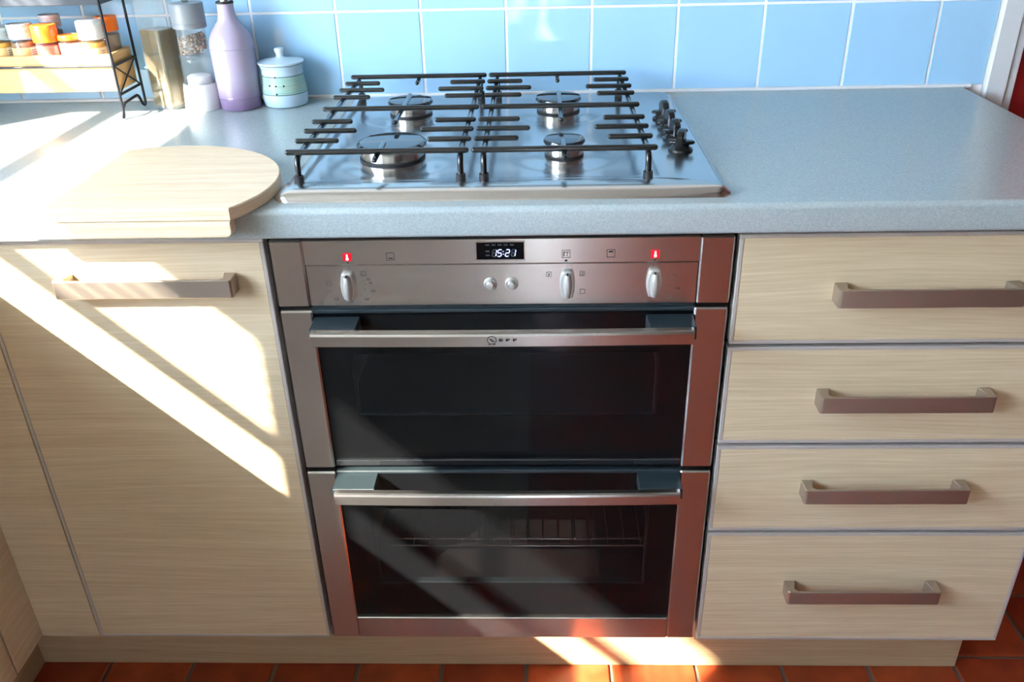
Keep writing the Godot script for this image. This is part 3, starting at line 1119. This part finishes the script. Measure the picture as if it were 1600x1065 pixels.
func make_hob() -> void:
	var u := thing("gas_hob", "stainless steel four-burner gas hob set into the grey worktop above the oven", "hob", Vector3(0, H, -0.28))
	var st := mb()
	var rows := []
	for i in 176:
		var line := []
		var x := -0.283 + 0.571 * i / 175.0
		for k in 166:
			var z := -0.552 + 0.533 * k / 165.0
			line.append(Vector3(x, H + hob_height(x, z), z))
		rows.append(line)
	sheet(st, rows, UP)
	part("plate", st, M.hob_steel, u)
	# front trim, tapering at its right end
	st = mb()
	rows = []
	for i in 61:
		var t := i / 60.0
		var x := -0.284 + 0.573 * t
		var back := -0.058
		if x > 0.20: back = lerpf(-0.058, -0.024, pow((x - 0.20) / 0.089, 1.6))
		var e := minf(1.0, minf((x + 0.284) / 0.014, (0.289 - x) / 0.005))
		e = sqrt(1.0 - pow(1.0 - e, 2))
		var f := -0.003 - 0.010 * (1.0 - e)
		if x < -0.25: back -= -0.006 * (1.0 - e)
		var line := []
		for q in [[0.0, 0.002], [0.04, 0.0092], [0.15, 0.0116], [0.40, 0.0132], [0.62, 0.0130], [0.78, 0.0114], [0.89, 0.0086], [0.96, 0.0054], [1.0, 0.0]]:
			line.append(Vector3(x, H + q[1] * (0.25 + 0.75 * e), lerpf(back, f, q[0])))
		rows.append(line)
	sheet(st, rows, UP)
	part("front_trim", st, M.steel_edge, u)
	# burners: dark ring, polished crown, black cap
	for b in BURNERS:
		var c := Vector3(b[0], H + 0.0065, b[1])
		var k: float = b[2]
		st = mb()
		lathe(st, [Vector2(k * 0.5, 0), Vector2(k * 0.96, 0), Vector2(k * 0.96, 0.0025), Vector2(k * 0.5, 0.0025)], c, 48)
		var rb := part("burner", st, M.rubber, u)
		st = mb()
		lathe(st, [Vector2(k * 0.6, 0.0025), Vector2(k * 0.92, 0.0025), Vector2(k * 0.93, 0.0050), Vector2(k * 0.93, 0.0165), Vector2(k * 0.6, 0.0165)], c, 48)
		part("crown", st, M.chrome, rb)
		st = mb()
		lathe(st, [Vector2(k * 0.5, 0.0170), Vector2(k * 0.96, 0.0170), Vector2(k * 1.02, 0.0190), Vector2(k * 1.02, 0.0215), Vector2(k * 0.97, 0.0238), Vector2(k * 0.90, 0.0240), Vector2(k * 0.5, 0.0248), Vector2(0, 0.0250)], c, 56)
		part("cap", st, M.enamel_black, rb)
	# igniter pins beside the burners
	# control knobs
	var kz := [-0.352, -0.292, -0.237, -0.181]
	for i in 4:
		var x := 0.2475 + 0.0008 * i
		var z: float = kz[i]
		var tw: float = [0.10, 0.12, 0.10, -0.30][i]
		st = mb()
		lathe(st, [Vector2(0, 0.0), Vector2(0.0175, 0.0), Vector2(0.0170, 0.003), Vector2(0.0128, 0.0055), Vector2(0.0112, 0.010), Vector2(0.0, 0.0105)], Vector3(x, H + 0.0078, z), 32)
		var kn := part("knob", st, M.knob_black, u)
		st = mb()
		var bs := Basis(UP, tw) * Basis(Vector3.RIGHT, Vector3(0, 0, 1), Vector3(0, -1, 0))
		var wing := PackedVector2Array()
		for q in 24:
			var t := TAU * q / 24
			wing.append(Vector2(0.0195 * cos(t), 0.0080 * sin(t)))
		slab(st, wing, -0.0225, -0.0175, Vector3(x, H, z), bs, 0.0018)
		part("wing", st, M.knob_black, kn)
		st = mb()
		var fin := PackedVector2Array()
		for q in 9:
			var t := PI * q / 8
			fin.append(Vector2(0.0145 * cos(t), 0.0270 + 0.0110 * sin(t)))
		fin.append(Vector2(-0.0120, 0.014))
		fin.append(Vector2(0.0120, 0.014))
		slab(st, fin, -0.0052, 0.0052, Vector3(x, H, z), Basis(UP, tw) * Basis(Vector3(0, 0, 1), UP, Vector3(-1, 0, 0)), 0.0018)
		part("grip", st, M.knob_black, kn)

func make_pan_supports() -> void:
	var hb := H + 0.047
	var zs := [-0.518, -0.466, -0.416, -0.366, -0.290, -0.216, -0.166, -0.116, -0.063]
	for side in 2:
		var x0: float = [-0.2735, -0.0325][side]
		var x1: float = [-0.0425, 0.1985][side]
		var cx: float = (x0 + x1) / 2
		var u := thing("pan_support", ["black iron pan support over the two left burners of the hob", "black iron pan support over the two right burners, next to the hob knobs"][side], "pan support", Vector3(cx, H, -0.29), "pan supports on the hob")
		for i in 9:
			var z: float = zs[i]
			if i in [0, 4, 8]:
				var st := mb()
				tube(st, [Vector3(x0, hb, z), Vector3(x1, hb, z)], 0.0040, 12)
				part("cross_bar", st, M.cast_iron, u)
			else:
				var l := 0.068 if i in [2, 6] else 0.053
				for s in [0, 1]:
					var st := mb()
					var a := Vector3(x0 if s == 0 else x1, hb, z)
					tube(st, [a, a + Vector3(l if s == 0 else -l, 0, 0)], 0.0038, 12)
					part("finger", st, M.cast_iron, u)
		# the short fingers reaching over the burners from the cross bars
		var bx: float = [-0.158, 0.083][side]
		for q in [[-0.518, -0.488], [-0.398, -0.228], [-0.118, -0.042]]:
			var st := mb()
			tube(st, [Vector3(bx, hb - 0.0055, q[0]), Vector3(bx, hb - 0.0055, q[1])], 0.0036, 12)
			part("finger", st, M.cast_iron, u)
		# side rails, turned down to legs at both ends
		for x in [x0 + 0.0120, x1 - 0.0080]:
			var st := mb()
			var yl := hb - 0.0055
			var f0 := Vector3(x, H + 0.016, -0.057)
			var f1 := Vector3(x, H + 0.016, -0.522)
			tube(st, bent([f0, Vector3(x, yl, -0.060), Vector3(x, yl, -0.519), f1], 0.012), 0.0040, 12)
			part("rail", st, M.cast_iron, u)
			for f in [f0, f1]:
				st = mb()
				lathe(st, [Vector2(0, 0), Vector2(0.0066, 0), Vector2(0.0062, 0.0125), Vector2(0, 0.0125)], Vector3(f.x, H + 0.0052, f.z), 20)
				part("rubber_foot", st, M.rubber, u)


# ------------------------------------------------------------------ things on the worktop
func make_board() -> void:
	var t := 0.0165
	var c := Vector2(-0.4615, -0.0385)
	var R := 0.1745
	var zf := 0.060
	var u := thing("chopping_board", "round pale bamboo chopping board with a straight front lip over the worktop edge", "chopping board", Vector3(c.x, H, c.y))
	var st := mb()
	var o := PackedVector2Array()
	var a0 := asin((zf - c.y) / R)
	var n := 72
	# the outline runs round the back from the right end of the straight front to its left end
	for k in n + 1:
		var a := a0 - (PI + 2 * a0) * k / n
		o.append(c + Vector2(cos(a), sin(a)) * R)
	var flat := Basis(Vector3.RIGHT, Vector3(0, 0, 1), Vector3(0, -1, 0))
	slab(st, o, -(H + t), -(H + 0.0003), Vector3.ZERO, flat, 0.0014)
	part("board", st, M.bamboo, u)
	st = mb()
	var xr := c.x + cos(a0) * R - 0.001
	var xl := c.x - cos(a0) * R + 0.001
	var lip := PackedVector2Array()
	var r := 0.008
	var yb := 0.8835
	lip.append(Vector2(xl, H - 0.0002))
	for k in 5: lip.append(Vector2(xl + r - r * cos(k * PI / 8), yb + r - r * sin(k * PI / 8)))
	for k in 5: lip.append(Vector2(xr - r + r * sin(k * PI / 8), yb + r - r * cos(k * PI / 8)))
	lip.append(Vector2(xr, H - 0.0002))
	slab(st, lip, zf - 0.016, zf - 0.0003, Vector3.ZERO, Basis.IDENTITY, 0.0012)
	part("lip", st, M.bamboo, u)

func make_bottles() -> void:
	# square bottle of olive oil
	var at := Vector3(-0.6015, H, -0.520)
	var u := thing_local("oil_bottle", "tall square glass bottle of golden olive oil beside the spice rack", "bottle", at, "", -0.42)
	var up := Basis(Vector3.RIGHT, Vector3(0, 0, 1), Vector3(0, -1, 0))
	var st := mb()
	slab(st, round_rect(0.0245, 0.0245, 0.0075), -0.190, -0.0005, Vector3.ZERO, up, 0.003, 0.5)
	part("glass", st, M.clear_glass, u)
	st = mb()
	slab(st, round_rect(0.0228, 0.0228, 0.0065), -0.134, -0.005, Vector3.ZERO, up, 0.002, 0.5)
	part("oil", st, M.olive_oil, u)
	st = mb()
	lathe(st, [Vector2(0.0, 0.1895), Vector2(0.017, 0.1895), Vector2(0.013, 0.200), Vector2(0.012, 0.245), Vector2(0.0, 0.245)], Vector3.ZERO, 24)
	part("neck", st, M.clear_glass, u)
	st = mb()
	lathe(st, [Vector2(0.0, 0.245), Vector2(0.014, 0.245), Vector2(0.014, 0.266), Vector2(0.0, 0.267)], Vector3.ZERO, 24)
	part("stopper", st, M.mill_grey, u)

	# salt and pepper mill
	at = Vector3(-0.5405, H, -0.508)
	u = thing_local("spice_mill", "tall two-chamber mill with grey cap, peppercorns above and salt in the white base", "mill", at)
	st = mb()
	lathe(st, [Vector2(0, 0.0003), Vector2(0.0315, 0.0003), Vector2(0.0322, 0.002), Vector2(0.0300, 0.036), Vector2(0.0286, 0.0455), Vector2(0.0270, 0.0455), Vector2(0.0266, 0.010), Vector2(0, 0.010)], Vector3.ZERO, 44)
	part("base", st, M.mill_white, u, "white base")
	st = mb()
	lathe(st, [Vector2(0.0262, 0.034), Vector2(0.0262, 0.080), Vector2(0.0250, 0.0865), Vector2(0.0, 0.0868)], Vector3.ZERO, 44)
	part("salt_chamber", st, M.clear_glass, u)
	st = mb()
	lathe(st, [Vector2(0, 0.012), Vector2(0.0200, 0.012), Vector2(0.0202, 0.056), Vector2(0.0165, 0.0585), Vector2(0, 0.0590)], Vector3.ZERO, 36)
	var sa := part("salt", st, M.salt_white, u)
	sa.set_meta("kind", "stuff")
	st = mb()
	lathe(st, [Vector2(0, 0.0872), Vector2(0.0262, 0.0872), Vector2(0.0270, 0.090), Vector2(0.0262, 0.0938), Vector2(0, 0.0940)], Vector3.ZERO, 40)
	part("collar", st, M.clear_glass, u)
	st = mb()
	lathe(st, [Vector2(0.0, 0.0945), Vector2(0.0235, 0.0945), Vector2(0.0245, 0.097), Vector2(0.0245, 0.137)], Vector3.ZERO, 44)
	part("pepper_chamber", st, M.clear_glass, u)
	st = mb()
	for k in 260:
		var a := rng.randf() * TAU
		var rr := 0.0205 * sqrt(rng.randf_range(0.45, 1.0))
		var y := 0.0965 + 0.0275 * rng.randf() + 0.004 * cos(a)
		var p := Vector3(cos(a) * rr, y, sin(a) * rr)
		lathe(st, [Vector2(0, -0.0022), Vector2(0.0019, -0.0011), Vector2(0.0019, 0.0011), Vector2(0, 0.0022)], p, 6, null, Basis.IDENTITY, 0.0)
	var pc := part("peppercorns", st, M.pepper_0, u)
	pc.set_meta("kind", "stuff")
	st = mb()
	for k in 120:
		var a := rng.randf() * TAU
		var rr := 0.0218 * sqrt(rng.randf_range(0.8, 1.0))
		var y := 0.0965 + 0.0275 * rng.randf() + 0.004 * cos(a)
		lathe(st, [Vector2(0, -0.0021), Vector2(0.0018, -0.001), Vector2(0.0018, 0.001), Vector2(0, 0.0021)], Vector3(cos(a) * rr, y, sin(a) * rr), 6, null, Basis.IDENTITY, 0.0)
	pc = part("peppercorns", st, M.pepper_1, u)
	pc.set_meta("kind", "stuff")
	st = mb()
	lathe(st, [Vector2(0, 0.1365), Vector2(0.0272, 0.1365), Vector2(0.0278, 0.1375), Vector2(0.0278, 0.1445), Vector2(0.0274, 0.1450), Vector2(0.0278, 0.1455), Vector2(0.0278, 0.1745), Vector2(0.0262, 0.1765), Vector2(0.0, 0.1765)], Vector3.ZERO, 48)
	part("cap", st, M.mill_grey, u, "grey grinder cap")
	st = mb()
	lathe(st, [Vector2(0, 0.1765), Vector2(0.005, 0.1765), Vector2(0.0062, 0.1800), Vector2(0.004, 0.1840), Vector2(0, 0.1848)], Vector3.ZERO, 24)
	part("finial", st, M.chrome, u)

	# lilac bottle
	at = Vector3(-0.4755, H, -0.512)
	u = thing_local("ceramic_bottle", "glazed lilac ceramic bottle with narrow neck, between the mill and the blue jar", "bottle", at)
	st = mb()
	var lilac := func(y: float) -> Color:
		var t := smoothstep(0.055, 0.005, y)
		return rgb8(180, 168, 188).lerp(rgb8(136, 114, 146), t).srgb_to_linear()
	lathe(st, [Vector2(0, 0.0006), Vector2(0.0335, 0.0006), Vector2(0.0352, 0.0025), Vector2(0.0358, 0.018), Vector2(0.0364, 0.0190), Vector2(0.0358, 0.0202), Vector2(0.0366, 0.0212), Vector2(0.0360, 0.0225), Vector2(0.0362, 0.030), Vector2(0.0364, 0.040), Vector2(0.0366, 0.055), Vector2(0.0370, 0.080), Vector2(0.0372, 0.1010), Vector2(0.0378, 0.1020), Vector2(0.0372, 0.1030), Vector2(0.0378, 0.1042), Vector2(0.0371, 0.1055), Vector2(0.0368, 0.112), Vector2(0.0345, 0.1205), Vector2(0.0300, 0.1290), Vector2(0.0236, 0.1375), Vector2(0.0178, 0.1450), Vector2(0.0150, 0.1520), Vector2(0.0140, 0.1600), Vector2(0.0136, 0.1700), Vector2(0.0142, 0.1735), Vector2(0.0, 0.1735)], Vector3.ZERO, 56, lilac)
	part("body", st, M.lilac_glaze, u)
	st = mb()
	lathe(st, [Vector2(0.0, 0.1733), Vector2(0.0146, 0.1733), Vector2(0.0150, 0.1750), Vector2(0.0140, 0.1770), Vector2(0.0, 0.1772)], Vector3.ZERO, 32)
	part("collar", st, M.rubber, u)
	st = mb()
	lathe(st, [Vector2(0.0, 0.1772), Vector2(0.0095, 0.1772), Vector2(0.0085, 0.190), Vector2(0.004, 0.200), Vector2(0.0032, 0.225), Vector2(0, 0.225)], Vector3.ZERO, 24)
	part("pourer", st, M.chrome, u)

	# small jar with lid
	at = Vector3(-0.3990, H, -0.527)
	u = thing_local("lidded_jar", "small pale blue stoneware jar with knobbed lid and green band dotted in black", "jar", at)
	st = mb()
	var glaze := func(y: float) -> Color:
		var k := rgb8(190, 213, 224)
		if y > 0.0245 and y < 0.0535:
			k = rgb8(172, 206, 192)
			if y > 0.033 and y < 0.040: k = rgb8(180, 204, 184)
			if fmod(y, 0.0030) < 0.0006: k = rgb8(138, 172, 156)
		if absf(y - 0.0240) < 0.0007 or absf(y - 0.0540) < 0.0007: k = rgb8(84, 116, 112)
		return k.srgb_to_linear()
	var prof := [Vector2(0, 0.0006), Vector2(0.0335, 0.0006), Vector2(0.0368, 0.0030)]
	var key := [[0.003, 0.0368], [0.012, 0.0392], [0.020, 0.0396], [0.030, 0.0388], [0.042, 0.0372], [0.054, 0.0362], [0.064, 0.0364], [0.0715, 0.0384]]
	for k in range(1, 138):
		var y := 0.003 + 0.0005 * k
		for e in key.size() - 1:
			if y >= key[e][0] and y < key[e + 1][0]:
				var t: float = (y - key[e][0]) / (key[e + 1][0] - key[e][0])
				var rib := 0.00025 * sin(y * TAU / 0.003) if y > 0.024 and y < 0.054 else 0.0
				prof.append(Vector2(lerpf(key[e][1], key[e + 1][1], t) + rib, y))
	prof.append(Vector2(0.0, 0.0716))
	lathe(st, prof, Vector3.ZERO, 56, glaze)
	var jb := part("body", st, M.jar_glaze, u)
	st = mb()
	for q in [[0.0, 0.0540], [0.0, 0.0395], [0.0, 0.0262], [-0.0115, 0.0400], [0.0135, 0.0395]]:
		var rr := lerpf(0.0396, 0.0361, (q[1] - 0.022) / 0.032)
		var xx: float = q[0] - 0.004
		var p := Vector3(xx, q[1], sqrt(rr * rr - xx * xx))
		lathe(st, [Vector2(0, -0.0016), Vector2(0.0012, -0.0012), Vector2(0.0017, 0.0), Vector2(0.0012, 0.0012), Vector2(0, 0.0016)], p, 14)
	part("dots", st, M.glaze_dot, jb)
	st = mb()
	var pale := func(_y: float) -> Color: return rgb8(196, 215, 224).srgb_to_linear()
	lathe(st, [Vector2(0, 0.0718), Vector2(0.0392, 0.0718), Vector2(0.0408, 0.0735), Vector2(0.0402, 0.0758), Vector2(0.0330, 0.0772), Vector2(0.0180, 0.0800), Vector2(0.0095, 0.0815), Vector2(0.0072, 0.0830), Vector2(0.0066, 0.0870), Vector2(0.0080, 0.0915), Vector2(0.0088, 0.0945), Vector2(0.0076, 0.0972), Vector2(0.0, 0.0985)], Vector3.ZERO, 56, pale)
	part("lid", st, M.jar_glaze, u)

func make_spice_rack() -> void:
	var xr := -0.6565
	var xl := -1.0200
	var z0 := -0.444
	var z1 := -0.530
	var u := thing("spice_rack", "black wire spice rack with a shallow wooden tray of jars, left end of the worktop", "rack", Vector3(-0.83, H, -0.487))
	for x in [xr, xl]:
		var st := mb()
		var r := 0.0024
		tube(st, bent([Vector3(x, 1.30, z0), Vector3(x, H + 0.0028, z0 + 0.002), Vector3(x, H + 0.0028, z0 + 0.010), Vector3(x, H + 0.024, z0 - 0.006), Vector3(x, H + 0.026, z1 + 0.020), Vector3(x, H + 0.0028, z1 + 0.006), Vector3(x, H + 0.0028, z1 - 0.004), Vector3(x, 1.30, z1)], 0.008), r, 8)
		for y in [0.9915, 0.9445, 1.128]: tube(st, [Vector3(x, y, z0), Vector3(x, y, z1)], r, 8)
		tube(st, [Vector3(x, 0.9915, z0), Vector3(x, 0.9445, z1)], 0.0014, 6)
		tube(st, [Vector3(x, 0.9445, z0), Vector3(x, 0.9915, z1)], 0.0014, 6)
		part("side_frame", st, M.wire_black, u)
	for q in [[0.9915, z0], [0.9915, z1], [1.128, z0], [1.128, z1], [1.30, z0], [1.30, z1]]:
		var st := mb()
		tube(st, [Vector3(xl, q[0], q[1]), Vector3(xr, q[0], q[1])], 0.0018, 8)
		part("rail", st, M.wire_black, u)
	for y0 in [0.9495, 1.0872]:
		var st := mb()
		var a := z0 - 0.0030
		var b := z1 + 0.0030
		var h := 0.060
		var t := 0.007
		cbox(st, xl + 0.003, xr - 0.003, y0, y0 + h, a - t, a, 0.0008)
		cbox(st, xl + 0.003, xr - 0.003, y0, y0 + h, b, b + t, 0.0008)
		cbox(st, xl + 0.003, xl + 0.003 + t, y0, y0 + h, b + t, a - t, 0.0008)
		cbox(st, xr - 0.003 - t, xr - 0.003, y0, y0 + h, b + t, a - t, 0.0008)
		cbox(st, xl + 0.003 + t, xr - 0.003 - t, y0, y0 + 0.005, b + t, a - t, 0.0)
		if y0 < 1.0: part("tray", st, M.tray_wood, u, "pale wooden tray")
		else: part("tray", st, M.tray_grey, u, "grey upper tray at the top edge of the photo")
	# jars in the lower tray
	var yb := 0.9547
	var list := [
		["glass spice jar with tan label, leftmost in the tray at the photo's edge", -0.853, -0.470, 0.0190, 0.100, "cap_grey", 0.020, "spice_yellow", "label_tan"],
		["glass spice jar with silvery white cap and tan label, left of the orange-capped jar", -0.8130, -0.4700, 0.0192, 0.1040, "cap_grey", 0.0240, "spice_brown", "label_tan"],
		["glass spice jar with wide orange cap and reddish contents, in front of a grey-capped jar", -0.7720, -0.4690, 0.0196, 0.1010, "cap_orange", 0.0270, "spice_red", ""],
		["glass spice jar with translucent grey cap, half hidden behind the orange-capped jar", -0.7790, -0.5080, 0.0168, 0.1120, "cap_grey", 0.0200, "spice_grey", ""],
		["short yellow spice jar with orange lid and white label band, left of the white-capped jar", -0.7330, -0.4720, 0.0180, 0.0840, "cap_orange", 0.0080, "spice_yellow", "band"],
		["spice jar with tall ribbed white cap and cream label, right of the orange-lidded short one", -0.6950, -0.4700, 0.0194, 0.1060, "cap_white", 0.0290, "spice_yellow", "label_cream"],
		["narrow glass spice jar with bright orange cap at the right end of the tray", -0.6810, -0.5060, 0.0168, 0.1080, "cap_orange", 0.0240, "spice_grey", ""],
	]
	for q in list:
		var r: float = q[3]
		var h: float = q[4]
		var ch: float = q[6]
		var o := thing_local("spice_jar", q[0], "jar", Vector3(q[1], yb, q[2]), "spice jars in the wooden tray")
		var hs := h - ch
		var st := mb()
		lathe(st, [Vector2(0, 0.0002), Vector2(r * 0.94, 0.0002), Vector2(r, 0.002), Vector2(r, hs - 0.006), Vector2(r * 0.90, hs - 0.001), Vector2(r * 0.84, hs), Vector2(0, hs)], Vector3.ZERO, 32)
		part("glass", st, M.jar_glass, o)
		st = mb()
		lathe(st, [Vector2(0, 0.002), Vector2(r * 0.92, 0.002), Vector2(r * 0.94, hs - 0.0055), Vector2(0, hs - 0.005)], Vector3.ZERO, 28)
		var s := part("spice", st, M[q[7]], o)
		s.set_meta("kind", "stuff")
		st = mb()
		var prof := [Vector2(0, hs + 0.0002), Vector2(r * 0.98, hs + 0.0002), Vector2(r * 1.03, hs + 0.001)]
		var y := hs + 0.001
		if q[5] != "cap_orange":
			while y < h - 0.004:
				prof.append(Vector2(r * 1.03, y + 0.0004))
				prof.append(Vector2(r * 1.005, y + 0.0012))
				prof.append(Vector2(r * 1.03, y + 0.0020))
				y += 0.0030
		prof.append(Vector2(r * 1.03, h - 0.0015))
		prof.append(Vector2(r * 0.99, h))
		prof.append(Vector2(r * 0.80, h))
		prof.append(Vector2(r * 0.78, h - 0.0008))
		prof.append(Vector2(0, h - 0.0008))
		lathe(st, prof, Vector3.ZERO, 36)
		part("cap", st, M[q[5]], o)
		if q[8]:
			var y0 := 0.010
			var y1 := hs - 0.013
			var mm: Material = M.label_white if q[8] == "band" else M[q[8]]
			if q[8] == "band":
				y0 = hs - 0.022
				y1 = hs - 0.004
			st = mb()
			lathe(st, [Vector2(r * 0.99, y0), Vector2(r + 0.0004, y0), Vector2(r + 0.0004, y1), Vector2(r * 0.99, y1)], Vector3.ZERO, 36)
			var lb := part("label", st, mm, o)
			if q[8] != "band":
				# a pale panel of small print at the right of the label
				st = mb()
				for k in 6:
					var a0 := 0.55 - 0.09 * k
					var a1 := a0 + 0.085
					var p0 := Vector3(cos(a0), 0, sin(a0)) * (r + 0.0007)
					var p1 := Vector3(cos(a1), 0, sin(a1)) * (r + 0.0007)
					quad(st, p0 + UP * y0, p1 + UP * y0, p1 + UP * y1, p0 + UP * y1, Vector3(cos(a0), 0, sin(a0)))
				part("print_panel", st, M.label_white, lb)
				st = mb()
				var yy := y0 + 0.004
				while yy < y1 - 0.003:
					var a0 := 0.15
					for k in 4:
						var a1 := a0 + 0.09
						var p0 := Vector3(cos(a0), 0, sin(a0)) * (r + 0.0009)
						var p1 := Vector3(cos(a1), 0, sin(a1)) * (r + 0.0009)
						quad(st, p0 + UP * yy, p1 + UP * yy, p1 + UP * (yy + 0.0012), p0 + UP * (yy + 0.0012), Vector3(cos(a0), 0, sin(a0)))
						a0 = a1 + 0.015
					yy += 0.0034
				part("small_print", st, M.label_print, lb)
